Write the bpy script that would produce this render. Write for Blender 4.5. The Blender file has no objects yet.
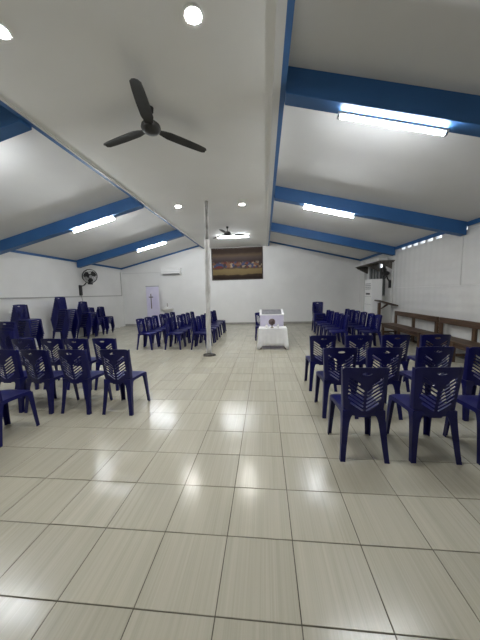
import bpy, bmesh, math, random
from mathutils import Vector, Matrix
from mathutils.geometry import delaunay_2d_cdt

random.seed(7)
SC = bpy.context.scene
COL = SC.collection
PI = math.pi

# ------------------------------------------------------------------ camera, world, exposure
cam_d = bpy.data.cameras.new('camera')
cam = bpy.data.objects.new('camera', cam_d)
COL.objects.link(cam)
SC.camera = cam
cam_d.sensor_fit = 'HORIZONTAL'
cam_d.sensor_width = 36.0
cam_d.lens = 36.0 * 254.636 / 480.0
cam_d.clip_start = 0.02
_yaw, _pitch, _roll = -0.0975, -0.1052, -0.0260
_F = Vector((math.sin(_yaw) * math.cos(_pitch), math.cos(_yaw) * math.cos(_pitch), math.sin(_pitch)))
_R0 = Vector((math.cos(_yaw), -math.sin(_yaw), 0))
_U0 = _R0.cross(_F)
_R = math.cos(_roll) * _R0 + math.sin(_roll) * _U0
_U = -math.sin(_roll) * _R0 + math.cos(_roll) * _U0
cam.matrix_world = Matrix(((_R.x, _U.x, -_F.x, -0.146), (_R.y, _U.y, -_F.y, -1.021),
                           (_R.z, _U.z, -_F.z, 1.504), (0, 0, 0, 1)))

world = bpy.data.worlds.new('world')
SC.world = world
world.use_nodes = True
world.node_tree.nodes['Background'].inputs[0].default_value = (0.86, 0.93, 1.0, 1)   # overcast daylight outside
world.node_tree.nodes['Background'].inputs[1].default_value = 1.2

vs = SC.view_settings
vs.view_transform = 'Standard'
vs.look = 'None'
vs.gamma = 1.0
vs.use_curve_mapping = False
vs.exposure = 1.52
TUBE = 66.0
SPOT = 250.0

# ------------------------------------------------------------------ materials
def newmat(name, color=(.8, .8, .8), rough=.6, metal=0.0, spec=.5, emit=None, estr=0.0):
    m = bpy.data.materials.new(name)
    m.use_nodes = True
    b = m.node_tree.nodes['Principled BSDF']
    b.inputs['Base Color'].default_value = (*color, 1)
    b.inputs['Roughness'].default_value = rough
    b.inputs['Metallic'].default_value = metal
    b.inputs['Specular IOR Level'].default_value = spec
    if emit:
        b.inputs['Emission Color'].default_value = (*emit, 1)
        b.inputs['Emission Strength'].default_value = estr
    return m

def N(m, t, **kw):
    n = m.node_tree.nodes.new(t)
    for k, v in kw.items():
        setattr(n, k, v)
    return n

def L(m, a, b):
    m.node_tree.links.new(a, b)

def mottled(name, c1, c2, scale=(1, 1, 1), detail=4, nscale=3.0, rough=.6, bump=0.0, bscale=40, lo=.35, hi=.65, **kw):
    """two colours mixed by noise in world space, with fine bump"""
    m = newmat(name, c1, rough, **kw)
    b = m.node_tree.nodes['Principled BSDF']
    g = N(m, 'ShaderNodeNewGeometry')
    mp = N(m, 'ShaderNodeMapping')
    mp.inputs['Scale'].default_value = scale
    L(m, g.outputs['Position'], mp.inputs['Vector'])
    no = N(m, 'ShaderNodeTexNoise')
    no.inputs['Scale'].default_value = nscale
    no.inputs['Detail'].default_value = detail
    L(m, mp.outputs[0], no.inputs['Vector'])
    r = N(m, 'ShaderNodeValToRGB')
    r.color_ramp.elements[0].position = lo
    r.color_ramp.elements[1].position = hi
    r.color_ramp.elements[0].color = (*c1, 1)
    r.color_ramp.elements[1].color = (*c2, 1)
    L(m, no.outputs['Fac'], r.inputs['Fac'])
    L(m, r.outputs[0], b.inputs['Base Color'])
    if bump:
        n2 = N(m, 'ShaderNodeTexNoise')
        n2.inputs['Scale'].default_value = bscale
        n2.inputs['Detail'].default_value = 3
        L(m, mp.outputs[0], n2.inputs['Vector'])
        bp = N(m, 'ShaderNodeBump')
        bp.inputs['Strength'].default_value = bump
        bp.inputs['Distance'].default_value = .01
        L(m, n2.outputs['Fac'], bp.inputs['Height'])
        L(m, bp.outputs[0], b.inputs['Normal'])
    return m

M = {}
M['wall'] = mottled('wall_paint', (.77, .765, .75), (.82, .815, .80), nscale=1.2, rough=.55, bump=.05, bscale=14)
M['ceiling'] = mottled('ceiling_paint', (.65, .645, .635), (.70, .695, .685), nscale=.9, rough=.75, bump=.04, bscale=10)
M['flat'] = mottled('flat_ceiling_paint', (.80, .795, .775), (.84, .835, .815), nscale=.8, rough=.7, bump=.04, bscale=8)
M['blue'] = mottled('blue_gloss_paint', (.024, .108, .29), (.029, .125, .33), nscale=2.0, rough=.5, bump=.03, bscale=20)
M['white_trim'] = newmat('white_trim_paint', (.62, .615, .60), .45)
M['grout'] = mottled('grout', (.075, .066, .052), (.14, .125, .10), nscale=5, rough=.9)
M['tube'] = newmat('tube_glow', (1, 1, 1), .4, emit=(.93, .97, 1.0), estr=TUBE)
M['spot'] = newmat('spot_glow', (1, 1, 1), .4, emit=(1.0, .98, .93), estr=SPOT)
M['white_plastic'] = newmat('white_plastic', (.88, .88, .87), .4)
M['grey_plastic'] = newmat('grey_plastic', (.30, .30, .31), .45)
M['black_plastic'] = newmat('black_plastic', (.018, .018, .020), .4)
M['fan'] = mottled('fan_black', (.014, .014, .014), (.028, .027, .025), nscale=6, rough=.5)
M['trunking'] = newmat('trunking_plastic', (.40, .395, .38), .5)
M['steel'] = mottled('old_steel', (.13, .125, .12), (.30, .29, .275), nscale=9, rough=.6)
M['wrap'] = mottled('white_wrap', (.48, .47, .455), (.74, .73, .71), nscale=5, scale=(1, 1, .5), rough=.6, bump=.25, bscale=12)
M['skirting'] = mottled('skirting', (.30, .29, .27), (.38, .37, .34), nscale=4, rough=.4)
M['cloth'] = mottled('white_cloth', (.80, .80, .82), (.86, .86, .87), nscale=8, rough=.85, bump=.12, bscale=60)
M['lav'] = mottled('lavender_cloth', (.60, .57, .72), (.70, .67, .80), nscale=4, rough=.8)
M['banner'] = mottled('banner_print', (.58, .54, .72), (.72, .69, .82), nscale=1.6, rough=.5)
M['crossp'] = newmat('cross_print', (.10, .075, .07), .6)
M['cream'] = newmat('font_stone', (.66, .65, .62), .5)
M['dark_red'] = mottled('dried_flowers', (.03, .02, .02), (.20, .14, .14), nscale=60, rough=.8)
M['brass'] = newmat('dark_brass', (.16, .11, .05), .35, metal=.8)
M['glass_dark'] = newmat('dull_glass', (.10, .11, .115), .25)
M['greytop'] = mottled('grey_book_cloth', (.16, .16, .18), (.24, .24, .26), nscale=10, rough=.6)
M['rag'] = mottled('dark_rag', (.035, .03, .026), (.11, .10, .09), nscale=20, rough=.9)
M['sheet_white'] = mottled('box_card', (.62, .61, .58), (.72, .71, .68), nscale=3, rough=.7)

def plastic_navy():
    m = newmat('navy_plastic', (.004, .005, .11), .38, spec=.35)
    b = m.node_tree.nodes['Principled BSDF']
    oi = N(m, 'ShaderNodeObjectInfo')
    hs = N(m, 'ShaderNodeHueSaturation')
    mr = N(m, 'ShaderNodeMapRange')
    mr.inputs['To Min'].default_value = .8
    mr.inputs['To Max'].default_value = 1.15
    L(m, oi.outputs['Random'], mr.inputs['Value'])
    L(m, mr.outputs[0], hs.inputs['Value'])
    hs.inputs['Color'].default_value = (.0036, .0048, .085, 1)
    L(m, hs.outputs[0], b.inputs['Base Color'])
    no = N(m, 'ShaderNodeTexNoise')
    no.inputs['Scale'].default_value = 300
    bp = N(m, 'ShaderNodeBump')
    bp.inputs['Strength'].default_value = .06
    bp.inputs['Distance'].default_value = .002
    L(m, no.outputs['Fac'], bp.inputs['Height'])
    L(m, bp.outputs[0], b.inputs['Normal'])
    return m
M['navy'] = plastic_navy()

def wood(name, c1, c2, axis):
    sc = [9, 9, 9]
    sc[axis] = .8
    return mottled(name, c1, c2, scale=tuple(sc), nscale=3, detail=6, rough=.45, bump=.15, bscale=8)
M['wood'] = wood('bench_wood', (.055, .031, .018), (.125, .072, .042), 1)
M['wood_z'] = wood('bench_wood_upright', (.055, .031, .018), (.12, .068, .038), 2)
M['shelf_wood'] = wood('weathered_shelf_wood', (.055, .046, .038), (.115, .10, .085), 1)
M['wood_x'] = wood('stand_wood', (.045, .026, .015), (.10, .06, .034), 0)

def tile_mat():
    m = newmat('floor_tile', (.5, .48, .42), .14, spec=.4)
    b = m.node_tree.nodes['Principled BSDF']
    g = N(m, 'ShaderNodeNewGeometry')
    # tile index -> random offset, so that the streaks break at each joint
    dv = N(m, 'ShaderNodeVectorMath', operation='DIVIDE')
    dv.inputs[1].default_value = (.4, .4, 1000)
    L(m, g.outputs['Position'], dv.inputs[0])
    fl = N(m, 'ShaderNodeVectorMath', operation='FLOOR')
    of = N(m, 'ShaderNodeVectorMath', operation='ADD')
    of.inputs[1].default_value = (0, 0, .5)
    L(m, dv.outputs[0], of.inputs[0])
    L(m, of.outputs[0], fl.inputs[0])
    wn = N(m, 'ShaderNodeTexWhiteNoise', noise_dimensions='3D')
    L(m, fl.outputs[0], wn.inputs['Vector'])
    sc = N(m, 'ShaderNodeVectorMath', operation='SCALE')
    sc.inputs['Scale'].default_value = 30
    L(m, wn.outputs['Color'], sc.inputs[0])
    ad = N(m, 'ShaderNodeVectorMath', operation='ADD')
    L(m, g.outputs['Position'], ad.inputs[0])
    L(m, sc.outputs[0], ad.inputs[1])
    def streak(sx, sy, det):
        mp = N(m, 'ShaderNodeMapping')
        mp.inputs['Scale'].default_value = (sx, sy, 1)
        L(m, ad.outputs[0], mp.inputs['Vector'])
        no = N(m, 'ShaderNodeTexNoise')
        no.inputs['Scale'].default_value = 1.0
        no.inputs['Detail'].default_value = det
        L(m, mp.outputs[0], no.inputs['Vector'])
        return no.outputs['Fac']
    f1, f2 = streak(130, 1.0, 2), streak(26, .5, 2)
    mx = N(m, 'ShaderNodeMath', operation='ADD')
    L(m, f1, mx.inputs[0]); L(m, f2, mx.inputs[1])
    md = N(m, 'ShaderNodeMath', operation='MULTIPLY_ADD')
    md.inputs[1].default_value = .5
    md.inputs[2].default_value = 0
    L(m, mx.outputs[0], md.inputs[0])
    r = N(m, 'ShaderNodeValToRGB')
    e = r.color_ramp.elements
    e[0].position = .30; e[0].color = (.412, .394, .314, 1)
    e[1].position = .70; e[1].color = (.522, .492, .40, 1)
    k = r.color_ramp.elements.new(.5); k.color = (.470, .446, .36, 1)
    L(m, md.outputs[0], r.inputs['Fac'])
    hs = N(m, 'ShaderNodeHueSaturation')
    mr = N(m, 'ShaderNodeMapRange')
    mr.inputs['To Min'].default_value = .95
    mr.inputs['To Max'].default_value = 1.05
    L(m, wn.outputs['Value'], mr.inputs['Value'])
    L(m, mr.outputs[0], hs.inputs['Value'])
    L(m, r.outputs[0], hs.inputs['Color'])
    L(m, hs.outputs[0], b.inputs['Base Color'])
    n3 = N(m, 'ShaderNodeTexNoise')
    n3.inputs['Scale'].default_value = 3.0
    n3.inputs['Detail'].default_value = 2
    L(m, g.outputs['Position'], n3.inputs['Vector'])
    mr2 = N(m, 'ShaderNodeMapRange')
    mr2.inputs['From Min'].default_value = .3
    mr2.inputs['From Max'].default_value = .7
    mr2.inputs['To Min'].default_value = .15
    mr2.inputs['To Max'].default_value = .24
    L(m, n3.outputs['Fac'], mr2.inputs['Value'])
    L(m, mr2.outputs[0], b.inputs['Roughness'])
    n4 = N(m, 'ShaderNodeTexNoise')
    n4.inputs['Scale'].default_value = 9.0
    n4.inputs['Detail'].default_value = 1
    L(m, ad.outputs[0], n4.inputs['Vector'])
    bp = N(m, 'ShaderNodeBump')
    bp.inputs['Strength'].default_value = .12
    bp.inputs['Distance'].default_value = .004
    L(m, n4.outputs['Fac'], bp.inputs['Height'])
    L(m, bp.outputs[0], b.inputs['Normal'])
    return m
M['tile'] = tile_mat()

def sheet_mat():
    """glossy white wall sheet with a faint relief of block courses behind it"""
    m = mottled('wall_sheet', (.74, .735, .72), (.80, .795, .78), nscale=1.1, rough=.24)
    b = m.node_tree.nodes['Principled BSDF']
    g = N(m, 'ShaderNodeNewGeometry')
    sp = N(m, 'ShaderNodeSeparateXYZ')
    L(m, g.outputs['Position'], sp.inputs[0])
    cb = N(m, 'ShaderNodeCombineXYZ')
    L(m, sp.outputs['Y'], cb.inputs['X']); L(m, sp.outputs['Z'], cb.inputs['Y'])
    def wave(dirn, sc):
        w = N(m, 'ShaderNodeTexWave', wave_type='BANDS', bands_direction=dirn, wave_profile='SIN')
        w.inputs['Scale'].default_value = sc
        w.inputs['Distortion'].default_value = 1.4
        w.inputs['Detail'].default_value = 1
        L(m, cb.outputs[0], w.inputs['Vector'])
        return w.outputs['Fac']
    mu = N(m, 'ShaderNodeMath', operation='ADD')
    L(m, wave('X', 1.3), mu.inputs[0]); L(m, wave('Y', 1.5), mu.inputs[1])
    bp = N(m, 'ShaderNodeBump')
    bp.inputs['Strength'].default_value = .5
    bp.inputs['Distance'].default_value = .012
    L(m, mu.outputs[0], bp.inputs['Height'])
    L(m, bp.outputs[0], b.inputs['Normal'])
    return m
M['sheet'] = sheet_mat()

def picture_mat(w, h):
    """generic stand-in for the print: brown ground, a mottled band, an ochre band below"""
    m = newmat('picture_print', (.08, .05, .035), .75, spec=.2)
    b = m.node_tree.nodes['Principled BSDF']
    tc = N(m, 'ShaderNodeTexCoord')
    sp = N(m, 'ShaderNodeSeparateXYZ')
    L(m, tc.outputs['Object'], sp.inputs[0])
    mr = N(m, 'ShaderNodeMapRange')
    mr.inputs['From Min'].default_value = 0
    mr.inputs['From Max'].default_value = h
    L(m, sp.outputs['Z'], mr.inputs['Value'])
    no = N(m, 'ShaderNodeTexNoise')
    no.inputs['Scale'].default_value = 2.2
    no.inputs['Detail'].default_value = 5
    L(m, tc.outputs['Object'], no.inputs['Vector'])
    ad = N(m, 'ShaderNodeMath', operation='MULTIPLY_ADD')
    ad.inputs[1].default_value = .10
    L(m, no.outputs['Fac'], ad.inputs[0])
    L(m, mr.outputs[0], ad.inputs[2])
    r = N(m, 'ShaderNodeValToRGB')
    e = r.color_ramp.elements
    e[0].position = .12; e[0].color = (.022, .013, .010, 1)
    e[1].position = 1.0; e[1].color = (.045, .028, .02, 1)
    for p, c in ((.20, (.04, .025, .016)), (.23, (.17, .125, .055)), (.37, (.21, .155, .07)), (.41, (.085, .05, .035)),
                 (.62, (.05, .033, .028)), (.72, (.075, .055, .055)), (.82, (.12, .085, .055)), (.90, (.05, .033, .026))):
        k = r.color_ramp.elements.new(p); k.color = (*c, 1)
    L(m, ad.outputs[0], r.inputs['Fac'])
    vo = N(m, 'ShaderNodeTexVoronoi')
    vo.inputs['Scale'].default_value = 9
    L(m, tc.outputs['Object'], vo.inputs['Vector'])
    r2 = N(m, 'ShaderNodeValToRGB')
    r2.color_ramp.interpolation = 'CONSTANT'
    sr = N(m, 'ShaderNodeSeparateColor')
    L(m, vo.outputs['Color'], sr.inputs[0])
    e = r2.color_ramp.elements
    e[0].position = 0; e[0].color = (.16, .035, .03, 1)
    e[1].position = .25; e[1].color = (.05, .07, .16, 1)
    for p, c in ((.45, (.30, .24, .17)), (.6, (.05, .04, .04)), (.8, (.20, .10, .06))):
        k = r2.color_ramp.elements.new(p); k.color = (*c, 1)
    L(m, sr.outputs[0], r2.inputs['Fac'])
    rb = N(m, 'ShaderNodeValToRGB')
    e = rb.color_ramp.elements
    e[0].position = .40; e[0].color = (0, 0, 0, 1)
    e[1].position = .64; e[1].color = (0, 0, 0, 1)
    for p, v in ((.44, .8), (.57, .8)):
        k = rb.color_ramp.elements.new(p); k.color = (v, v, v, 1)
    L(m, ad.outputs[0], rb.inputs['Fac'])
    mx = N(m, 'ShaderNodeMixRGB')
    L(m, rb.outputs[0], mx.inputs['Fac'])
    L(m, r.outputs[0], mx.inputs['Color1']); L(m, r2.outputs[0], mx.inputs['Color2'])
    L(m, mx.outputs[0], b.inputs['Base Color'])
    return m

# ------------------------------------------------------------------ mesh helpers
class MB:
    def __init__(self):
        self.v, self.f = [], []

    def add(self, vs, fs):
        o = len(self.v)
        self.v += [tuple(p) for p in vs]
        self.f += [tuple(i + o for i in f) for f in fs]
        return self

    def box(self, x0, x1, y0, y1, z0, z1):
        return self.add([(x0, y0, z0), (x1, y0, z0), (x1, y1, z0), (x0, y1, z0), (x0, y0, z1), (x1, y0, z1), (x1, y1, z1), (x0, y1, z1)],
                        [(0, 3, 2, 1), (4, 5, 6, 7), (0, 1, 5, 4), (1, 2, 6, 5), (2, 3, 7, 6), (3, 0, 4, 7)])

    def prism(self, poly, axis, a, b):
        """extrude a 2D polygon along axis 0/1/2 from a to b"""
        def P(p, t):
            q = list(p); q.insert(axis, t); return tuple(q)
        n = len(poly)
        vs = [P(p, a) for p in poly] + [P(p, b) for p in poly]
        fs = [tuple(range(n))[::-1], tuple(range(n, 2 * n))]
        fs += [(i, (i + 1) % n, n + (i + 1) % n, n + i) for i in range(n)]
        return self.add(vs, fs)

    def loft(self, rings, closed=True, caps=True):
        n = len(rings[0])
        vs = [p for r in rings for p in r]
        fs = []
        for k in range(len(rings) - 1):
            for i in range(n if closed else n - 1):
                j = (i + 1) % n
                fs.append((k * n + i, k * n + j, (k + 1) * n + j, (k + 1) * n + i))
        if caps:
            fs.append(tuple(range(n))[::-1])
            fs.append(tuple(range((len(rings) - 1) * n, len(rings) * n)))
        return self.add(vs, fs)

    def lathe(self, prof, c=(0, 0, 0), n=20, axis=2):
        rings = []
        for r, z in prof:
            ring = []
            for i in range(n):
                a = 2 * PI * i / n
                p = [r * math.cos(a), r * math.sin(a)]
                p.insert(axis, z)
                ring.append((p[0] + c[0], p[1] + c[1], p[2] + c[2]))
            rings.append(ring)
        return self.loft(rings)

    def tube(self, pts, r, n=8):
        pts = [Vector(p) for p in pts]
        rr = r if isinstance(r, (list, tuple)) else [r] * len(pts)
        rings = []
        for i, p in enumerate(pts):
            d = (pts[min(i + 1, len(pts) - 1)] - pts[max(i - 1, 0)]).normalized()
            u = d.cross(Vector((0, 0, 1)))
            if u.length < 1e-3:
                u = d.cross(Vector((1, 0, 0)))
            u.normalize()
            w = d.cross(u)
            rings.append([tuple(p + rr[i] * (math.cos(2 * PI * k / n) * u + math.sin(2 * PI * k / n) * w)) for k in range(n)])
        return self.loft(rings)

    def mesh(self, name, mat, smooth=None, bevel=0.0, bseg=2):
        me = bpy.data.meshes.new(name)
        me.from_pydata(self.v, [], self.f)
        bm = bmesh.new()
        bm.from_mesh(me)
        bmesh.ops.recalc_face_normals(bm, faces=bm.faces)
        if bevel:
            ed = [e for e in bm.edges if len(e.link_faces) == 2 and e.calc_face_angle(0) > .5]
            bmesh.ops.bevel(bm, geom=ed, offset=bevel, segments=bseg, affect='EDGES', profile=.5, clamp_overlap=True)
        bm.to_mesh(me)
        bm.free()
        me.materials.append(M[mat] if isinstance(mat, str) else mat)
        if smooth:
            me.polygons.foreach_set('use_smooth', [True] * len(me.polygons))
            me.set_sharp_from_angle(angle=math.radians(smooth))
        return me

    def build(self, name, mat, parent=None, loc=None, **kw):
        return link(name, self.mesh(name, mat, **kw), parent, loc)

def link(name, me, parent=None, loc=None):
    o = bpy.data.objects.new(name, me)
    COL.objects.link(o)
    if parent:
        o.parent = parent
    if loc:
        o.location = loc
    return o

def tag(o, label=None, cat=None, group=None, kind=None):
    if label: o['label'] = label
    if cat: o['category'] = cat
    if group: o['group'] = group
    if kind: o['kind'] = kind
    return o

def thing(name, label, cat, loc=(0, 0, 0), rz=0.0, group=None):
    o = bpy.data.objects.new(name, None)
    COL.objects.link(o)
    o.empty_display_size = .1
    o.location = loc
    o.rotation_euler = (0, 0, rz)
    return tag(o, label, cat, group)

def box(*a):
    return MB().box(*a)

def struct(o):
    o['kind'] = 'structure'
    return o

# ------------------------------------------------------------------ room shell
XL, XR, YN, YF = -7.2, 4.2, -4.0, 11.2
ZF, ZT, FXL, FXR = 3.66, 3.88, -3.02, .115      # flat ceiling, top of the slopes above its edges, its two edges
ZEL, ZER = 2.88, 2.88
def zs(x):
    if x >= FXR: return ZT - (x - FXR) * (ZT - ZER) / (XR - FXR)
    if x <= FXL: return ZT - (FXL - x) * (ZT - ZEL) / (FXL - XL)
    return ZF

# floor: grout bed with tiles laid on it
TS, GAP, TH = .4, .005, .008
floor = struct(box(XL - .14, XR + .14, YN - .14, YF + .14, -.10, -.003).build('floor', 'grout'))
tile_me = box(-TS / 2 + GAP / 2, TS / 2 - GAP / 2, -TS / 2 + GAP / 2, TS / 2 - GAP / 2, -TH, 0).mesh('tile', 'tile', bevel=.0012, bseg=1)
cells = []
for i in range(-18, 11):
    for j in range(-10, 28):
        cx, cy = (i + .5) * TS, (j + .5) * TS
        if XL < cx < XR and YN < cy < YF:
            dx, dy = cx + .146, cy + 1.021
            ang = math.atan2(dx, dy) + .0975
            vis = dy > .6 and abs(math.tan(ang)) < 1.02 * (1 + .35 / dy) if abs(ang) < 1.4 else False
            cells.append((0 if vis else 1, math.hypot(dx, dy), i, j, cx, cy))
cells.sort()
rest = MB()
for n, (nv, d, i, j, cx, cy) in enumerate(cells):
    x0, x1, y0, y1 = cx - TS / 2, cx + TS / 2, cy - TS / 2, cy + TS / 2
    inside = x0 >= XL - .001 and x1 <= XR + .001 and y0 >= YN - .001 and y1 <= YF + .001
    if n < 300 and inside and not nv:
        t = link('tile', tile_me, floor, (cx, cy, 0))
        t.rotation_euler = (random.gauss(0, .0028), random.gauss(0, .0028), 0)
    else:
        g = GAP / 2
        rest.box(max(x0 + g, XL), min(x1 - g, XR), max(y0 + g, YN), min(y1 - g, YF), -TH, random.uniform(-.0003, .0003))
tag(rest.build('far_tiles', 'tile', floor), kind='stuff')

# ceiling: flat middle and two slopes, one shell
ceiling = struct(MB().prism([(FXL, ZF), (FXR, ZF), (FXR, ZT + .08), (FXL, ZT + .08)], 1, YN, YF).build('ceiling', 'flat'))
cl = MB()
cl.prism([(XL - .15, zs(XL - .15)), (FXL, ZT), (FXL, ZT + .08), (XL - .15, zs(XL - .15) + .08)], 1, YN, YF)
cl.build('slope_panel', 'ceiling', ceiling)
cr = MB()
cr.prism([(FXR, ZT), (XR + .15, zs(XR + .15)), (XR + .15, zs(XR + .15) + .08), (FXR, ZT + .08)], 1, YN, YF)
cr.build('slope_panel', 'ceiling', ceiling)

gable = [(XL - .14, 0), (XR + .14, 0), (XR + .14, zs(XR + .14) + .02), (FXR, ZT + .02), (FXL, ZT + .02), (XL - .14, zs(XL - .14) + .02)]
struct(MB().prism(gable, 1, YF, YF + .14).build('wall_far', 'wall'))
struct(MB().prism(gable, 1, YN - .14, YN).build('wall_near', 'wall'))
struct(box(XL - .14, XL, YN, YF, 0, ZEL + .01).build('wall_left', 'wall'))

# right wall: backing with ventilation slots under the eave, a window near the far corner, wall sheets in front
YP = 8.0                       # the sheets end here
wr = MB()
wr.box(XR + .02, XR + .14, YN, YP, -.003, 2.735)
slots = [(5.88 + .325 * k, 6.09 + .325 * k) for k in range(6)] + [(5.06, 5.18), (5.24, 5.34)]
slots.sort()
y = YN
for a, b in slots + [(YP, YP)]:
    if a - y > 1e-4:
        wr.box(XR + .02, XR + .14, y, a, 2.735, 2.86)
    y = b
WY0, WY1, WZ0, WZ1 = 8.70, 10.20, 1.25, 2.52
wr.box(XR, XR + .14, YP, WY0, 0, 2.86)
wr.box(XR, XR + .14, WY1, YF, 0, 2.86)
wr.box(XR, XR + .14, WY0, WY1, 0, WZ0)
wr.box(XR, XR + .14, WY0, WY1, WZ1, 2.86)
wall_r = struct(wr.build('wall_right', 'wall'))
for y0, y1, z0, z1 in ((-3.99, -.10, -.002, 1.546), (-.094, 3.95, -.002, 1.543), (3.956, YP, -.002, 1.543),
                       (-3.99, -.60, 1.556, 2.73), (-.592, 2.26, 1.556, 2.73), (2.268, 5.128, 1.558, 2.73), (5.148, YP, 1.558, 2.73)):
    box(XR, XR + .02, y0, y1, z0, z1).build('panel', 'sheet', wall_r, bevel=.003, bseg=1)

# window in the far part of the right wall
win = struct(MB().box(XR + .02, XR + .10, WY0, WY1, WZ0, WZ0 + .05).box(XR + .02, XR + .10, WY0, WY1, WZ1 - .05, WZ1)
             .box(XR + .02, XR + .10, WY0, WY0 + .05, WZ0, WZ1).box(XR + .02, XR + .10, WY1 - .05, WY1, WZ0, WZ1)
             .build('window_1', 'grey_plastic'))
nb = 5
pw = (WY1 - WY0 - .1) / nb
for k in range(1, nb):
    yy = WY0 + .05 + k * pw
    box(XR + .03, XR + .09, yy - .02, yy + .02, WZ0 + .05, WZ1 - .05).build('mullion', 'grey_plastic', win)
for k in range(nb):
    y0 = WY0 + .05 + k * pw + (.02 if k else 0)
    y1 = WY0 + .05 + (k + 1) * pw - (.02 if k < nb - 1 else 0)
    top = WZ1 - .05 if k not in (1, 3) else WZ1 - .20       # two vents stand open at the top
    box(XR + .055, XR + .063, y0, y1, WZ0 + .05, top).build('pane', 'glass_dark', win)

# skirtings
struct(box(XL, XR, YF - .02, YF, 0, .09).build('baseboard_far', 'skirting'))
struct(box(XL, XL + .02, YN, YF - .02, 0, .09).build('baseboard_left', 'wall'))

# blue trims: gable slopes, wall tops, edges of the flat ceiling
tn = 0
def trim(mb, mat='blue', **kw):
    global tn
    tn += 1
    return struct(mb.build('trim_%d' % tn, mat, **kw))
trim(MB().prism([(XL, zs(XL)), (XL, zs(XL) - .07), (FXL, ZT - .07), (FXL, ZT)], 1, YF - .03, YF))
trim(MB().prism([(FXR, ZT), (FXR, ZT - .07), (XR, zs(XR) - .07), (XR, zs(XR))], 1, YF - .03, YF))
trim(box(XL, XL + .03, YN, YF - .03, ZEL - .065, ZEL + .005))
trim(box(XR - .03, XR, YN, YF - .03, ZER - .085, ZER + .005))
for s, x, bw, lw in ((-1, FXL, .075, .022), (1, FXR, .058, .08)):
    a, b = sorted((x, x - s * bw))
    trim(MB().prism([(a, ZF - .014), (b, ZF - .014), (b, ZF + .004), (a, ZF + .004)], 1, YN, YF - .03))
    a, b = sorted((x - s * bw, x - s * (bw + lw)))
    trim(MB().prism([(a, ZF - .022), (b, ZF - .022), (b, ZF + .004), (a, ZF + .004)], 1, YN, YF), 'white_trim')

# rafters: blue beams under both slopes
BD, BW = .27, .18
beam_y = {'r': (-1.10, 1.97, 5.01, 8.02), 'l': (-1.10, 1.98, 4.98, 8.12)}
side_word = {'r': 'right', 'l': 'left'}
ordw = ('behind', 'nearest', 'middle', 'farthest')
for s in 'rl':
    for k, y in enumerate(beam_y[s]):
        x0, x1 = (FXR, XR - .03) if s == 'r' else (FXL, XL + .03)
        mb = MB().prism([(x0, zs(x0) + .004), (x0, zs(x0) - BD), (x1, zs(x1) - BD), (x1, zs(x1) + .004)], 1, y, y + BW)
        trim(mb, bevel=.006, bseg=1)

# ------------------------------------------------------------------ lamps
def batten(label, x0, x1, y, slope, zt):
    """fluorescent batten: casing under the beam, glowing tube, two end caps; built along local X"""
    Ln = math.hypot(x1 - x0, slope * (x1 - x0))
    t = thing('tube_lamp', label, 'lamp', ((x0 + x1) / 2, y, zt), 0, 'fluorescent tube lamps')
    t.rotation_euler = (0, -math.atan(slope), 0)
    h = Ln / 2
    box(-h, h, -.026, .026, -.022, 0).build('casing', 'white_plastic', t, bevel=.004, bseg=1)
    MB().lathe([(.0155, -h + .03), (.0155, h - .03)], (0, 0, -.039), 12, axis=0).build('tube', 'tube', t, smooth=40)
    for s in (-1, 1):
        a, b = sorted((s * h, s * (h - .03)))
        box(a, b, -.022, .022, -.058, -.0225).build('end_cap', 'grey_plastic', t, bevel=.004, bseg=1)
sr = -(ZT - ZER) / (XR - FXR)
sl = (ZT - ZEL) / (FXL - XL)
def on_beam(label, x0, x1, s, k):
    y = beam_y[s][k] + BW - .027
    xm = (x0 + x1) / 2
    batten(label, x0, x1, y, sr if s == 'r' else sl, zs(xm) - BD)
on_beam('lit tube lamp under the nearest blue beam on the right', .70, 1.85, 'r', 1)
on_beam('lit tube lamp under the second blue beam on the right', .76, 1.91, 'r', 2)
on_beam('lit tube lamp under the nearest blue beam on the left', -4.88, -3.73, 'l', 1)
on_beam('lit tube lamp under the middle blue beam on the left', -4.90, -3.75, 'l', 2)
on_beam('lit tube lamp under the farthest blue beam on the left', -4.84, -3.69, 'l', 3)
batten('lit tube lamp on the flat ceiling above the framed picture', -1.91, -.70, 8.87, 0.0, ZF)

for lab, x, y in (('round ceiling spotlight near the top edge, right of the black ceiling fan', -.661, 1.149),
                  ('round ceiling spotlight left of the steel pole top', -2.214, 5.297),
                  ('round ceiling spotlight right of the steel pole top', -.654, 5.43),
                  ('round ceiling spotlight cut by the left edge of the photo', -2.233, 1.073)):
    t = thing('ceiling_spotlight', lab, 'lamp', (x, y, ZF), 0, 'round ceiling spotlights')
    MB().lathe([(.062, 0), (.062, -.012), (.078, -.012), (.082, -.006), (.082, 0)], n=24).build('rim', 'white_plastic', t, smooth=40)
    MB().lathe([(.060, -.002), (.060, -.013), (.001, -.016)], n=24).build('lens', 'spot', t, smooth=40)

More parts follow.
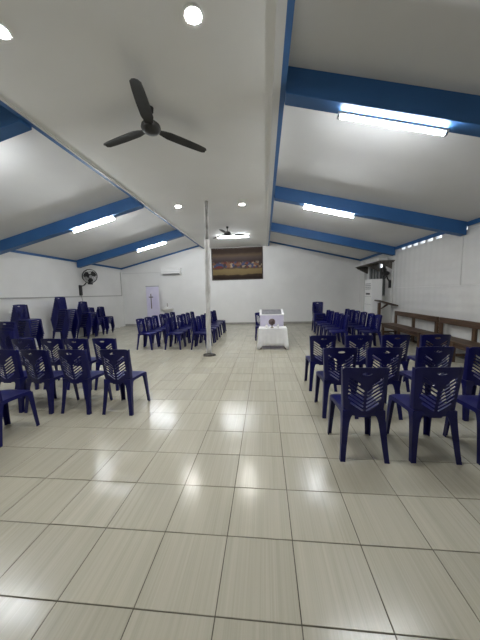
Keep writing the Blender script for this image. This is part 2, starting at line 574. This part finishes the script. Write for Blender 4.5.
# ------------------------------------------------------------------ ceiling fans
def ceiling_fan(label, x, y, a0, Lb=.73):
    t = thing('ceiling_fan', label, 'fan', (x, y, ZF), 0, 'black ceiling fans')
    MB().lathe([(.02, 0), (.042, 0), (.038, -.045), (.02, -.06)], n=20).build('canopy', 'fan', t, smooth=40)
    MB().lathe([(.012, -.05), (.012, -.17)], n=10).build('downrod', 'fan', t, smooth=40)
    MB().lathe([(.02, -.145), (.07, -.16), (.105, -.19), (.112, -.22), (.10, -.25), (.07, -.27), (.03, -.278), (.002, -.28)], n=28).build('motor', 'fan', t, smooth=35)
    for k in range(3):
        a = math.radians(a0 + 120 * k)
        ca, sa = math.cos(a), math.sin(a)
        rings = []
        for r, w0, w1, dz in ((.10, -.035, .035, 0), (.16, -.05, .055, 0), (.22, -.062, .07, -.002), (.42, -.062, .072, -.008),
                              (.60, -.055, .066, -.014), (Lb - .03, -.045, .058, -.018), (Lb, -.02, .035, -.02)):
            pts = []
            for q in (0, .5, 1):
                w = w0 + (w1 - w0) * q
                z = -.228 + dz + w * -.07 - (.006 if q != .5 else 0)
                pts.append((r, w, z))
            top = [(p[0], p[1], p[2] + .005) for p in reversed(pts)]
            rings.append([(p[0] * ca - p[1] * sa, p[0] * sa + p[1] * ca, p[2]) for p in pts + top])
        b = MB().loft(rings).build('blade', 'fan', t, smooth=40)
ceiling_fan('black three-blade ceiling fan hanging nearest the camera', -1.43, 2.055, 43)
ceiling_fan('small far black ceiling fan in front of the picture tube lamp', -1.31, 7.45, 20)

# ------------------------------------------------------------------ the pole
t = thing('support_pole', 'thin steel pole wrapped in white, from floor to ceiling', 'pole', (-1.525, 5.02, 0))
LX, LY = .065, .06
MB().tube([(0, 0, .01), (LX * .5, LY * .5, ZF / 2), (LX, LY, ZF - .003)], .040, 14).build('steel_tube', 'steel', t, smooth=40)
rings = []
rnd = random.Random(3)
for k in range(33):
    z = .07 + (2.78 - .07) * k / 32
    f = z / ZF
    ring = []
    for i in range(18):
        a = 2 * PI * i / 18
        r = .057 + .007 * math.sin(z * 9 + 2 * a) + rnd.uniform(-.004, .004)
        ring.append((LX * f + r * math.cos(a), LY * f + r * math.sin(a), z))
    rings.append(ring)
MB().loft(rings).build('wrapping', 'wrap', t, smooth=60)
rings = []
for k in range(6):
    ph = k / 5 * PI / 2
    rr = math.cos(ph)
    rings.append([((.12 * rr + .04) * math.cos(2 * PI * i / 14) * (1 + .2 * math.sin(3 * 2 * PI * i / 14 + 1)), (.08 * rr + .04) * math.sin(2 * PI * i / 14) - .02,
                   .002 + .05 * math.sin(ph) * (1 + .15 * math.sin(i * 2.1))) for i in range(14)])
tag(MB().loft(rings).build('rough_footing', 'rag', t, smooth=70), 'dark lumpy footing at the floor')

# ------------------------------------------------------------------ chairs
def back_mesh():
    """moulded back: panel with V-shaped slots and a grip hole, curved round the sitter"""
    H = .445
    def hw(v):       # half width at height v
        return .166 + .026 * (v / H)
    outline = []
    rc = .035
    outline += [(-hw(0) + .03, 0), (-.06, 0), (-.05, -.012), (.05, -.012), (.06, 0), (hw(0) - .03, 0), (hw(.02), .025)]
    for v in (.08, .15, .22, .29, .36):
        outline.append((hw(v), v))
    for k in range(5):
        a = k / 4 * PI / 2
        outline.append((hw(H) - rc + rc * math.cos(a), H - rc + rc * math.sin(a)))
    outline += [(.06, H + .006), (0, H + .008), (-.06, H + .006)]
    left = [(-x, y) for x, y in outline[6:16 + 1]][::-1]
    outline += left[0:len(left)]
    # remove duplicates
    out = []
    for p in outline:
        if all(abs(p[0] - q[0]) + abs(p[1] - q[1]) > 1e-5 for q in out):
            out.append(p)
    holes = []
    sw = .0088
    for k in range(7):
        v0 = .052 + .036 * k
        xa, xb = .014, .135
        rise = .085
        if k == 6:
            xa = .050
        if k == 0:
            xb = .115
        for s in (-1, 1):
            ya = v0 + rise * (xa - .014) / .121
            yb = v0 + rise * (xb - .014) / .121
            d = Vector((xb - xa, yb - ya)).normalized()
            n = Vector((-d.y, d.x)) * sw
            q = [Vector((xa, ya)) - n * .9, Vector((xb, yb)) - n, Vector((xb, yb)) + d * .006, Vector((xb, yb)) + n, Vector((xa, ya)) + n * .9, Vector((xa, ya)) - d * .004]
            poly = [(s * p.x, p.y) for p in q]
            holes.append(poly if s > 0 else poly[::-1])
    holes.append([(.040 * math.cos(2 * PI * i / 12), .395 + .013 * math.sin(2 * PI * i / 12)) for i in range(12)])
    def inside(p, poly):
        c = False
        for i in range(len(poly)):
            (xa, ya), (xb, yb) = poly[i], poly[i - 1]
            if (ya > p.y) != (yb > p.y) and p.x < (xb - xa) * (p.y - ya) / (yb - ya) + xa:
                c = not c
        return c
    def keep(p):
        return inside(p, out) and not any(inside(p, h) for h in holes)
    pts, edges = [], []
    def loop(pl):
        b = len(pts)
        pts.extend(Vector(p) for p in pl)
        edges.extend((b + i, b + (i + 1) % len(pl)) for i in range(len(pl)))
    loop(out)
    for h in holes:
        loop(h)
    for x in (-.160, -.145, 0, .145, .160):          # extra points so that the sheet can bend
        for v in (.05, .1, .15, .2, .25, .3, .35, .4):
            if not (x == 0 and v > .36):
                pts.append(Vector((x, v)))
    V, E_, F_, *_r = delaunay_2d_cdt(pts, edges, [], 0, 1e-6)
    F_ = [f for f in F_ if keep(sum((V[i] for i in f), Vector((0, 0))) / len(f))]
    me = MB()
    t = .009
    def P(p, off):
        x, v = p.x, p.y
        y = -.184 - .058 * (max(v, 0) / H) ** 1.15
        ed = abs(x) / .172
        y += .030 * ed ** 3                        # edges come forward
        return (x * (1 + .0 * off), y + off, .405 + v)
    nV = len(V)
    vs = [P(p, 0) for p in V] + [P(p, -t) for p in V]
    fs = [tuple(f) for f in F_] + [tuple(i + nV for i in reversed(f)) for f in F_]
    cnt = {}
    for f in F_:
        for i in range(len(f)):
            e = (f[i], f[(i + 1) % len(f)])
            cnt[e] = cnt.get(e, 0) + 1
    for (a, b) in cnt:
        if (b, a) not in cnt:
            fs.append((b, a, a + nV, b + nV))
    me.add(vs, fs)
    # side flanges, rolled forward at both edges
    for s in (-1, 1):
        rings = []
        for k in range(9):
            v = .01 + (H - .02) * k / 8
            x = hw(v) * s
            y = P(Vector((abs(x), v)), 0)[1]
            w = .050 - .022 * (v / H)
            z = .405 + v
            rings.append([(x, y - t, z), (x + s * .006, y + w * .5, z), (x + s * .003, y + w, z), (x - s * .004, y + w, z), (x - s * .004, y, z)])
        me.loft(rings)
    return me.mesh('backrest', 'navy', smooth=40)

def seat_mesh():
    mb = MB()
    nx, ny = 10, 10
    def P(u, v, dz):
        y = -.185 + .40 * v
        hw_ = .178 + .022 * v
        # rounded front corners
        x = (2 * u - 1) * hw_
        y -= .03 * max(0, abs(2 * u - 1) - .6) ** 2 / .16 * (v ** 4)
        z = .452 - .016 * math.sin(PI * u) * math.sin(PI * min(1, v * 1.05)) - .012 * (v ** 5) + dz
        return (x, y, z)
    top = [P(i / nx, j / ny, 0) for j in range(ny + 1) for i in range(nx + 1)]
    bot = [P(i / nx, j / ny, -.010) for j in range(ny + 1) for i in range(nx + 1)]
    fs = []
    n = (nx + 1) * (ny + 1)
    for j in range(ny):
        for i in range(nx):
            a = j * (nx + 1) + i
            fs.append((a, a + 1, a + nx + 2, a + nx + 1))
            fs.append((n + a, n + a + nx + 1, n + a + nx + 2, n + a + 1))
    per = [i for i in range(nx + 1)] + [(j * (nx + 1) + nx) for j in range(1, ny + 1)] + [ny * (nx + 1) + i for i in range(nx - 1, -1, -1)] + [j * (nx + 1) for j in range(ny - 1, 0, -1)]
    m = len(per)
    for k in range(m):
        a, b = per[k], per[(k + 1) % m]
        fs.append((b, a, n + a, n + b))
    mb.add(top + bot, fs)
    # apron, arched between the legs
    outer, inner = [], []
    ring_t, ring_b, ri_t, ri_b = [], [], [], []
    for k in range(m):
        x, y, z = top[per[k]]
        u = (per[k] % (nx + 1)) / nx
        v = (per[k] // (nx + 1)) / ny
        if v in (0.0, 1.0):
            q = abs(2 * u - 1)
        else:
            q = abs(2 * v - 1)
        drop = .036 + .035 * q ** 6
        cx, cy = x * .965, (y - .015) * .965 + .015
        ring_t.append((x * 1.004, y * 1.004, z - .002)); ring_b.append((x * 1.02, y * 1.02, z - drop))
        ri_t.append((cx, cy, z - .006)); ri_b.append((x * .985, (y - .015) * .985 + .015, z - drop))
    vs = ring_t + ring_b + ri_b + ri_t
    fs = []
    for r in range(3):
        for k in range(m):
            fs.append((r * m + k, r * m + (k + 1) % m, (r + 1) * m + (k + 1) % m, (r + 1) * m + k))
    mb.add(vs, fs)
    return mb.mesh('seat', 'navy', smooth=45)

def leg_mesh(sx, sy):
    tx, ty = (.179, -.186) if sy < 0 else (.199, .205)
    fx, fy = (.206, -.238) if sy < 0 else (.212, .236)
    rings = []
    for z, w, k in ((.425, .094, 1.0), (.39, .072, .93), (.34, .060, .82), (.25, .053, .60), (.13, .046, .30), (.03, .042, .06), (.0, .042, 0)):
        x = fx + (tx - fx) * (k ** .8)
        y = fy + (ty - fy) * (k ** .8)
        th = .008
        wx, wy = w, w * .95
        prof = [(0, 0), (-wx, 0), (-wx, -th), (-th, -th), (-th, -wy), (0, -wy)]
        rings.append([(sx * (x + p[0]), (y if sy > 0 else y) + (p[1] if sy > 0 else -p[1]), z) for p in prof])
    return MB().loft(rings).mesh('leg', 'navy', smooth=50)

SEAT, BACK = seat_mesh(), back_mesh()
LEGS = [leg_mesh(sx, sy) for sx in (-1, 1) for sy in (-1, 1)]

def chair(label, x, y, face, group, z=0.0, tiltz=0.0):
    """face: direction the sitter looks, in degrees from +Y, clockwise seen from above; x, y: middle of the feet"""
    t = thing('plastic_chair', label, 'chair', (x, y, z), math.radians(-face + tiltz), group)
    link('seat', SEAT, t)
    link('backrest', BACK, t)
    for l in LEGS:
        link('leg', l, t)
    return t

ORD = ['first', 'second', 'third', 'fourth', 'fifth', 'sixth', 'seventh', 'eighth', 'ninth', 'tenth', 'eleventh', 'twelfth', 'thirteenth']
jit = lambda a: random.uniform(-a, a)
# right-hand rows facing the altar, nearest row first; x = middle of the feet, y = middle
G = 'chairs in the right-hand rows near the camera'
for rname, yb, xs in (('nearest', 1.165, (.708, 1.30, 1.86)), ('middle', 1.955, (.725, 1.22, 1.775, 2.29)), ('farthest', 2.775, (.715, 1.225, 1.745, 2.285))):
    for k, x in enumerate(xs):
        chair('navy plastic chair in the %s right-hand row, %s from the aisle' % (rname, ORD[k]), x, yb + .235 + jit(.015), jit(2.0), G)
G = 'chairs in the left-hand rows near the camera'
for rname, yb, xs in (('middle', 1.915, (-2.025, -2.60, -3.115, -3.575)), ('farthest', 2.72, (-2.70, -3.17, -3.60, -4.12))):
    for k, x in enumerate(xs):
        chair('navy plastic chair in the %s left-hand row, %s from the aisle' % (rname, ORD[k]), x, yb + .235 + jit(.015), 1 + jit(2.0), G)
chair('navy plastic chair nearest the camera on the left, cut by the photo edge', -3.055, 1.40, 0, G)
# far block left of the pole, facing right
G = 'chairs left of the pole facing right'
for rname, x, n in (('row nearest the left wall', -3.47, 6), ('middle row', -2.69, 6), ('row nearest the pole', -1.925, 7)):
    for k in range(n):
        chair('navy plastic chair beyond the pole, %s, %s from camera' % (rname, ORD[k]), x + jit(.02), 5.85 + .5 * k + jit(.015), 90 + jit(3), G)
# far block on the right, facing left
G = 'chairs by the right wall facing left'
for rname, x, n, y0 in (('row by the altar', 1.82, 5, 5.92), ('row by the bench', 2.58, 6, 5.80)):
    for k in range(n):
        chair('navy plastic chair facing left by the right wall, %s, %s from camera' % (rname, ORD[k]), x + jit(.02), y0 + .5 * k + jit(.015), -90 + jit(3), G)
# stacks
def stack(label, x, y, face, n, pitch, group):
    a = math.radians(face)
    for k in range(n):
        s = .020 * k
        chair('navy chair, %s from the floor in %s' % (ORD[k], label), x + s * math.sin(a), y + s * math.cos(a), face, group, z=k * pitch)
P_ = .062
stack('the lone stack beside the altar', 1.84, 8.66, 180, 5, P_, 'stacked chairs beside the altar')
stack('the stack at the left photo edge', -5.56, 3.95, 0, 4, P_, 'stacked chairs at the left edge')
G = 'stacked chairs along the left wall'
stack('the wide stack by left wall, nearest camera', -6.74, 5.32, 90, 9, P_, G)
stack('the tallest stack by the left wall', -6.76, 6.66, 90, 12, P_, G)
stack('the stack right of the tallest by left wall', -6.72, 7.70, 90, 9, P_, G)
stack('the fourth stack along the left wall', -6.76, 8.24, 90, 5, P_, G)
stack('the lowest stack, under the wall fan', -6.70, 8.78, 90, 5, P_, G)
# behind the altar
G = 'chairs behind the altar'
chair('navy plastic chair behind the lavender podium, left one', -.26, 7.16, 176, G)
chair('navy plastic chair behind the lavender podium, right one', .22, 7.14, 183, G)

# ------------------------------------------------------------------ altar table, podium and what stands on them
def drape(w, d, h, hem, wav, seed=1, n=64, flare=.03):
    """a cloth over a rectangular top: sides with folds, hem height from hem(angle index)"""
    rnd = random.Random(seed)
    per = []
    for i in range(n):
        s = i / n * 4
        k, q = int(s), s - int(s)
        c = [(-w / 2, -d / 2), (w / 2, -d / 2), (w / 2, d / 2), (-w / 2, d / 2)]
        a, b = c[k], c[(k + 1) % 4]
        per.append((a[0] + (b[0] - a[0]) * q, a[1] + (b[1] - a[1]) * q, k, q))
    rings = []
    for j in range(7):
        f = j / 6
        ring = []
        for i, (x, y, k, q) in enumerate(per):
            corner = max(0, 1 - min(q, 1 - q) * 7)
            zb = hem(k, q)
            z = h - f * (h - zb)
            nx, ny = ((0, -1), (1, 0), (0, 1), (-1, 0))[k]
            if q == 0:
                p = ((-1, 0), (0, -1), (1, 0), (0, 1))[k]
                nx, ny = (nx + p[0]) * .7, (ny + p[1]) * .7
            o = f * (flare * (.35 + 2.6 * corner) + wav * math.sin(i * 1.7 + seed) * f)
            ring.append((x + nx * o, y + ny * o, z))
        rings.append(ring)
    mb = MB()
    mb.loft(rings, caps=False)
    o = len(mb.v)
    mb.v.append((0, 0, h))
    mb.f += [(i, (i + 1) % n, o) for i in range(n)]
    return mb

t = thing('altar_table', 'low altar table under a white cloth in the aisle', 'table', (.062, 5.86, 0))
box(-.36, .36, -.20, .20, .52, .545).build('tabletop', 'wood_x', t)
for sx in (-1, 1):
    for sy in (-1, 1):
        box(sx * .33 - .02, sx * .33 + .02, sy * .17 - .02, sy * .17 + .02, 0, .52).build('leg', 'wood_z', t)
def hem1(k, q):
    c = min(1, max(0, 1.25 - min(q, 1 - q) * 11))
    return .10 - .092 * c
cl = drape(.74, .42, .56, hem1, .008, 1, n=96, flare=.022).build('altar_cloth', 'cloth', None, (.062, 5.86, 0), smooth=60)
sm = cl.modifiers.new('thickness', 'SOLIDIFY'); sm.thickness = .003
tag(cl, 'white cloth draped over the low altar table, corners reaching the floor', 'tablecloth')

# lavender-draped podium with a sloping reading top
t = thing('podium', 'lavender-draped podium with a sloping grey top behind the altar table', 'podium', (.055, 6.62, 0))
W = .68
def prof(x):
    return [(-.24, .0), (.24, .0), (.24, .962), (-.24, .842)]
MB().prism(prof(0), 0, -W / 2, W / 2).build('draped_body', 'lav', t, bevel=.015)
sl_a = math.atan(.15 / .48)
mb = MB()
for x0, x1, y0, y1 in ((-W / 2 - .01, -W / 2 + .05, -.25, .25), (W / 2 - .05, W / 2 + .01, -.25, .25), (-W / 2 + .05, W / 2 - .05, -.25, -.22)):
    z = lambda y: .902 + y * .12 / .48
    mb.add([(x0, y0, z(y0) + .001), (x1, y0, z(y0) + .001), (x1, y1, z(y1) + .001), (x0, y1, z(y1) + .001),
            (x0, y0, z(y0) + .022), (x1, y0, z(y0) + .022), (x1, y1, z(y1) + .022), (x0, y1, z(y1) + .022)],
           [(0, 3, 2, 1), (4, 5, 6, 7), (0, 1, 5, 4), (1, 2, 6, 5), (2, 3, 7, 6), (3, 0, 4, 7)])
mb.build('white_rim', 'cloth', t)
z = lambda y: .902 + y * .12 / .48
x0, x1, y0, y1 = -W / 2 + .05, W / 2 - .05, -.22, .25
MB().add([(x0, y0, z(y0)), (x1, y0, z(y0)), (x1, y1, z(y1)), (x0, y1, z(y1)), (x0, y0, z(y0) + .014), (x1, y0, z(y0) + .014), (x1, y1, z(y1) + .014), (x0, y1, z(y1) + .014)],
         [(0, 3, 2, 1), (4, 5, 6, 7), (0, 1, 5, 4), (1, 2, 6, 5), (2, 3, 7, 6), (3, 0, 4, 7)]).build('reading_top', 'greytop', t)

# ornament and cups on the altar cloth
t = thing('altar_ornament', 'round dark flower ornament on a short stem, middle of the altar cloth', 'ornament', (.045, 5.78, .561))
MB().lathe([(.045, 0), (.045, .008), (.014, .018), (.010, .05), (.02, .065), (.03, .08)], n=16).build('stem', 'brass', t, smooth=50)
ob = MB()
rnd = random.Random(5)
rings = []
for k in range(11):
    ph = -PI / 2 + PI * k / 10
    rings.append([((.088 * math.cos(ph) * (1 + rnd.uniform(-.09, .09)) + .001) * math.cos(2 * PI * i / 16), (.075 * math.cos(ph) * (1 + rnd.uniform(-.09, .09)) + .001) * math.sin(2 * PI * i / 16),
                   .158 + .088 * math.sin(ph)) for i in range(16)])
ob.loft(rings).build('flower_ball', 'dark_red', t, smooth=20)
for lab, x in (('small white candle cup left of the flower ornament', -.10), ('small white candle cup right of the flower ornament', .20)):
    t = thing('candle_cup', lab, 'candle', (x, 5.75, .561), 0, 'white cups on the altar')
    MB().lathe([(.026, 0), (.030, .004), (.030, .075), (.027, .078), (.026, .070), (.001, .068)], n=16).build('cup', 'white_plastic', t, smooth=50)
    MB().lathe([(.018, .066), (.018, .10), (.001, .104)], n=12).build('candle', 'cream', t, smooth=50)

# ------------------------------------------------------------------ far wall: picture, air conditioner, banner, font
PX0, PX1, PZ0, PZ1 = -2.63, -.19, 2.14, 3.64
t = thing('framed_picture', 'large dark brown and gold picture high on the far wall', 'picture', (PX0, YF - .001, PZ0))
w, h = PX1 - PX0, PZ1 - PZ0
box(.045, w - .045, -.030, -.002, .045, h - .045).build('canvas', picture_mat(w, h), t)
fr = newmat('frame_wood', (.035, .02, .013), .4)
for a in ((0, w, 0, .05), (0, w, h - .05, h), (0, .05, .05, h - .05), (w - .05, w, .05, h - .05)):
    box(a[0], a[1], -.045, -.001, a[2], a[3]).build('frame_bar', fr, t, bevel=.008, bseg=1)

t = thing('wall_air_conditioner', 'white split air conditioner mounted on the far wall', 'air conditioner', (-4.60, YF, 2.47))
rings = []
prof = [(-.005, 0), (-.14, .0), (-.20, .05), (-.215, .12), (-.21, .26), (-.17, .315), (-.005, .32)]
bd = MB().prism(prof, 0, -.49, .49).build('body', 'white_plastic', t, bevel=.01)
MB().prism([(-.150, -.002), (-.205, .046), (-.212, .052), (-.157, -.006)], 0, -.42, .42).build('louvre', 'grey_plastic', bd)
box(-.488, .488, -.2175, -.2135, .135, .142).build('seam', 'grey_plastic', bd)

t = thing('rollup_banner', 'lavender roll-up banner with a dark cross by the far wall', 'banner', (-5.40, 10.62, 0))
bs = box(-.31, .31, -.003, .003, .08, 1.92).build('banner_sheet', 'banner', t)
box(-.32, .32, -.015, .015, 1.915, 1.945).build('top_rail', 'grey_plastic', t)
box(-.32, .32, -.06, .06, 0.0, .08).build('base', 'grey_plastic', t, bevel=.02)
MB().lathe([(.012, .08), (.012, 1.92)], (0, .035, 0), 8).build('support_rod', 'steel', t, smooth=50)
MB().box(-.085 - .022, -.085 + .022, -.0055, -.0032, .88, 1.58).box(-.19, .02, -.0055, -.0032, 1.40, 1.445).build('printed_cross', 'crossp', bs)

t = thing('baptismal_font', 'cream lidded font on a slim pedestal beside the lavender banner', 'font', (-4.70, 10.60, 0))
MB().lathe([(.20, 0), (.20, .04), (.14, .07), (.085, .14), (.075, .55), (.11, .66), (.14, .70)], n=24).build('pedestal', 'cream', t, smooth=40)
MB().lathe([(.12, .68), (.22, .74), (.285, .82), (.295, .86), (.27, .86), (.18, .79), (.01, .77)], n=28).build('bowl', 'cream', t, smooth=40)
ld = MB().lathe([(.268, .862), (.16, .895), (.13, .93), (.06, .955), (.002, .96)], n=28).build('lid', 'cream', t, smooth=40)
MB().lathe([(.022, .955), (.014, .99), (.009, 1.06), (.016, 1.08), (.002, 1.13)], n=10).build('finial', 'brass', ld, smooth=50)

# ------------------------------------------------------------------ left wall: cable trunking, wall fan
tk = thing('cable_trunking', 'thin cable trunking along the left wall, turning up at the far corner', 'trunking', (XL + .002, 0, 0))
box(.0, .022, YN + .01, YF - .12, 1.51, 1.545).build('wall_run', 'trunking', tk)
box(.0, .022, YF - .145, YF - .12, 1.545, 2.66).build('corner_run', 'trunking', tk)
tag(box(XL + .03, -5.10, YF - .024, YF - .001, 2.60, 2.62).build('refrigerant_pipe', 'white_trim'), 'thin pale pipe from the corner to the wall air conditioner', 'pipe')

t = thing('wall_fan', 'black caged fan on the left wall above the chair stacks', 'fan', (XL + .001, 8.22, 1.55))
box(0, .05, -.07, .07, .02, .42).build('wall_bracket', 'black_plastic', t, bevel=.015)
MB().tube([(.04, 0, .36), (.16, .05, .42), (.23, .10, .55)], .022, 10).build('arm', 'black_plastic', t, smooth=50)
head = Vector((.30, .20, .76))
dirn = Vector((.78, -.55, -.22)).normalized()
up = Vector((0, 0, 1)); u = dirn.cross(up).normalized(); v_ = u.cross(dirn)
def HP(r, a, d):
    return tuple(head + 1.12 * r * (math.cos(a) * u + math.sin(a) * v_) + d * dirn)
mb = MB()
mb.loft([[HP(r, 2 * PI * i / 16, d) for i in range(16)] for r, d in ((.02, -.17), (.06, -.16), (.07, -.12), (.07, -.05), (.05, -.02), (.02, -.01))])
mb.build('motor', 'black_plastic', t, smooth=40)
def ringtube(mb, R, d, r=.004, n=40):
    rings = []
    for i in range(n + 1):
        a = 2 * PI * i / n
        c = Vector(HP(R, a, d)); o = (c - head - d * dirn).normalized()
        rings.append([tuple(c + r * (math.cos(q) * o + math.sin(q) * dirn)) for q in (0, PI / 2, PI, 3 * PI / 2)])
    mb.loft(rings, caps=False)
cg = MB()
for R, d, r in ((.235, .03, .011), (.235, -.03, .008), (.16, .072, .004), (.09, .088, .004), (.16, -.055, .004)):
    ringtube(cg, R, d, r)
for k in range(36):
    a = 2 * PI * k / 36
    cg.tube([HP(.05, a, .09), HP(.15, a + .12, .075), HP(.225, a + .2, .045), HP(.235, a + .22, .0), HP(.2, a + .1, -.05), HP(.07, a, -.075)], .0022, 4)
cgo = cg.build('cage', 'black_plastic', t)
MB().loft([[HP(r, 2 * PI * i / 20, d) for i in range(20)] for r, d in ((.052, .088), (.052, .098), (.02, .10))]).build('badge', 'grey_plastic', cgo, smooth=40)
for k in range(3):
    a0 = 2 * PI * k / 3 + .4
    rings = []
    for r, da, dd in ((.03, .35, .012), (.09, .58, .024), (.15, .62, .030), (.19, .52, .024), (.205, .34, .012)):
        rings.append([HP(r, a0 - da, -dd + .02), HP(r, a0, .024), HP(r, a0 + da, dd + .02), HP(r, a0 + da, dd + .017), HP(r, a0, .020), HP(r, a0 - da, -dd + .017)])
    MB().loft(rings).build('blade', 'fan', t, smooth=60)
bx = head + .05 * dirn - .30 * v_ * .9
MB().box(bx.x - .05, bx.x + .05, bx.y - .09, bx.y + .09, bx.z - .045, bx.z + .045).build('switch_box', 'black_plastic', t, bevel=.01)
MB().tube([(.032, 0, .03), (.034, .01, -.05), (.034, .05, -.25), (.034, .08, -.42)], .006, 6).build('cord', 'black_plastic', t)

# ------------------------------------------------------------------ right wall: benches, stand, tall air conditioner, shelf, fan
def bench(label, y0, y1):
    t = thing('wooden_bench', label, 'bench', (3.86, (y0 + y1) / 2, 0), 0, 'wooden benches along the right wall')
    h = (y1 - y0) / 2
    box(.15, .20, -h, h, .675, .81).build('back_rail', 'wood', t, bevel=.006, bseg=1)
    box(-.25, .15, -h, h, .385, .425).build('seat_board', 'wood', t, bevel=.006, bseg=1)
    box(-.22, -.18, -h + .08, h - .08, .30, .385).build('front_apron', 'wood', t)
    for k, yy in enumerate((-h + .045, 0, h - .045)):
        box(.15, .20, yy - .045, yy + .045, 0, .675).build('back_post', 'wood_z', t, bevel=.005, bseg=1)
        box(-.24, -.18, yy - .04, yy + .04, 0, .384).build('front_leg', 'wood_z', t, bevel=.005, bseg=1)
        box(-.18, .15, yy - .02, yy + .02, .12, .17).build('stretcher', 'wood', t)
bench('brown wooden bench by the right wall, farther of two', 5.54, 7.58)
bench('brown wooden bench by the right wall, nearer of two', 3.42, 5.47)

t = thing('wooden_lectern', 'brown wooden stand with tilted top before the tall air conditioner', 'lectern', (3.72, 7.86, 0))
box(-.10, -.03, -.05, .05, .03, 1.07).build('post', 'wood_z', t, bevel=.005, bseg=1)
box(-.22, .22, -.16, .16, 0, .03).build('foot', 'wood_x', t)
MB().prism([(-.155, 1.125), (.44, .945), (.44, .985), (-.145, 1.165)], 1, -.20, .20).build('tilted_top', 'wood_x', t, bevel=.004, bseg=1)
MB().prism([(-.03, .86), (.005, .86), (.21, .985), (.17, 1.03)], 1, -.025, .025).build('brace', 'wood_x', t)

t = thing('standing_air_conditioner', 'tall white floor-standing air conditioner in the right corner', 'air conditioner', (3.74, 8.58, 0))
cab = box(-.18, .18, -.30, .30, 0, 1.87).build('cabinet', 'white_plastic', t, bevel=.015)
for k in range(4):
    box(-.188, -.178, -.23, .23, 1.52 + .06 * k, 1.545 + .06 * k).build('vent_slat', 'grey_plastic', cab)
box(-.186, -.178, -.17, .17, 1.33, 1.39).build('display', 'black_plastic', cab)
box(-.1815, -.1785, -.29, .29, .98, .988).build('door_seam', 'grey_plastic', cab)
box(-.1815, -.1785, -.29, .29, 1.26, 1.268).build('door_seam', 'grey_plastic', cab)

t = thing('wall_shelf', 'dark wooden wall shelf above the tall air conditioner', 'shelf', (3.95, 9.25, 2.44))
box(-.23, .25, -1.18, 1.13, 0, .03).build('board', 'shelf_wood', t)
for yy in (1.05, -.05, -1.1):
    MB().prism([(.25, -.02), (.25, -.26), (.20, -.26), (-.20, -.045), (-.20, 0), (.25, 0)], 1, yy - .02, yy + .02).build('bracket', 'shelf_wood', t)
tag(box(3.80, 4.12, 8.35, 9.75, 2.476, 2.60).build('long_box', 'sheet_white', None, bevel=.02), 'long pale carton lying on the dark wall shelf', 'box')

t = thing('folded_fan', 'black pedestal fan head fixed to the right wall beside the window', 'fan', (XR, 8.32, 1.5))
box(-.05, 0, -.06, .06, .05, .32).build('wall_bracket', 'black_plastic', t, bevel=.012)
MB().tube([(-.04, 0, .28), (-.10, 0, .36), (-.13, 0, .48)], .022, 10).build('arm', 'black_plastic', t, smooth=50)
MB().lathe([(.03, -.20), (.07, -.19), (.08, -.10), (.05, -.04), (.02, -.02)], (-.02, 0, .55), 16, axis=0).build('motor', 'black_plastic', t, smooth=40)
cg = MB()
for R, x in ((.21, -.26), (.21, -.22), (.14, -.29), (.14, -.19), (.07, -.30)):
    pts = [(x, R * math.cos(2 * PI * i / 32), .55 + R * math.sin(2 * PI * i / 32)) for i in range(33)]
    cg.tube(pts, .006, 5)
for k in range(28):
    a = 2 * PI * k / 28
    c, s = math.cos(a), math.sin(a)
    cg.tube([(-.30, .04 * c, .55 + .04 * s), (-.29, .14 * c, .55 + .14 * s), (-.26, .21 * c, .55 + .21 * s), (-.22, .21 * c, .55 + .21 * s), (-.19, .14 * c, .55 + .14 * s), (-.185, .05 * c, .55 + .05 * s)], .003, 4)
cg.build('cage', 'black_plastic', t)
for k in range(3):
    a0 = 2 * PI * k / 3
    rings = []
    for r, da, dd in ((.03, .25, .01), (.10, .42, .02), (.16, .42, .022), (.185, .25, .012)):
        rings.append([(-.24 + x, r * math.cos(a0 + q), .55 + r * math.sin(a0 + q)) for x, q in ((-dd, -da), (0, 0), (dd, da), (dd + .003, da), (.003, 0), (-dd + .003, -da))])
    MB().loft(rings).build('blade', 'fan', t, smooth=60)
# pipes beside the window
for lab, yy, r in (('thin pale pipe running up right of the tall air conditioner', 8.14, .025), ('thick pale pipe running up left of the tall air conditioner', 10.45, .045)):
    p = MB().lathe([(r, .0), (r, 2.40)], (XR - r - .004, yy, 0), 12).build('wall_pipe', 'white_trim', None, smooth=40)
    tag(p, lab, 'pipe', 'wall pipes')
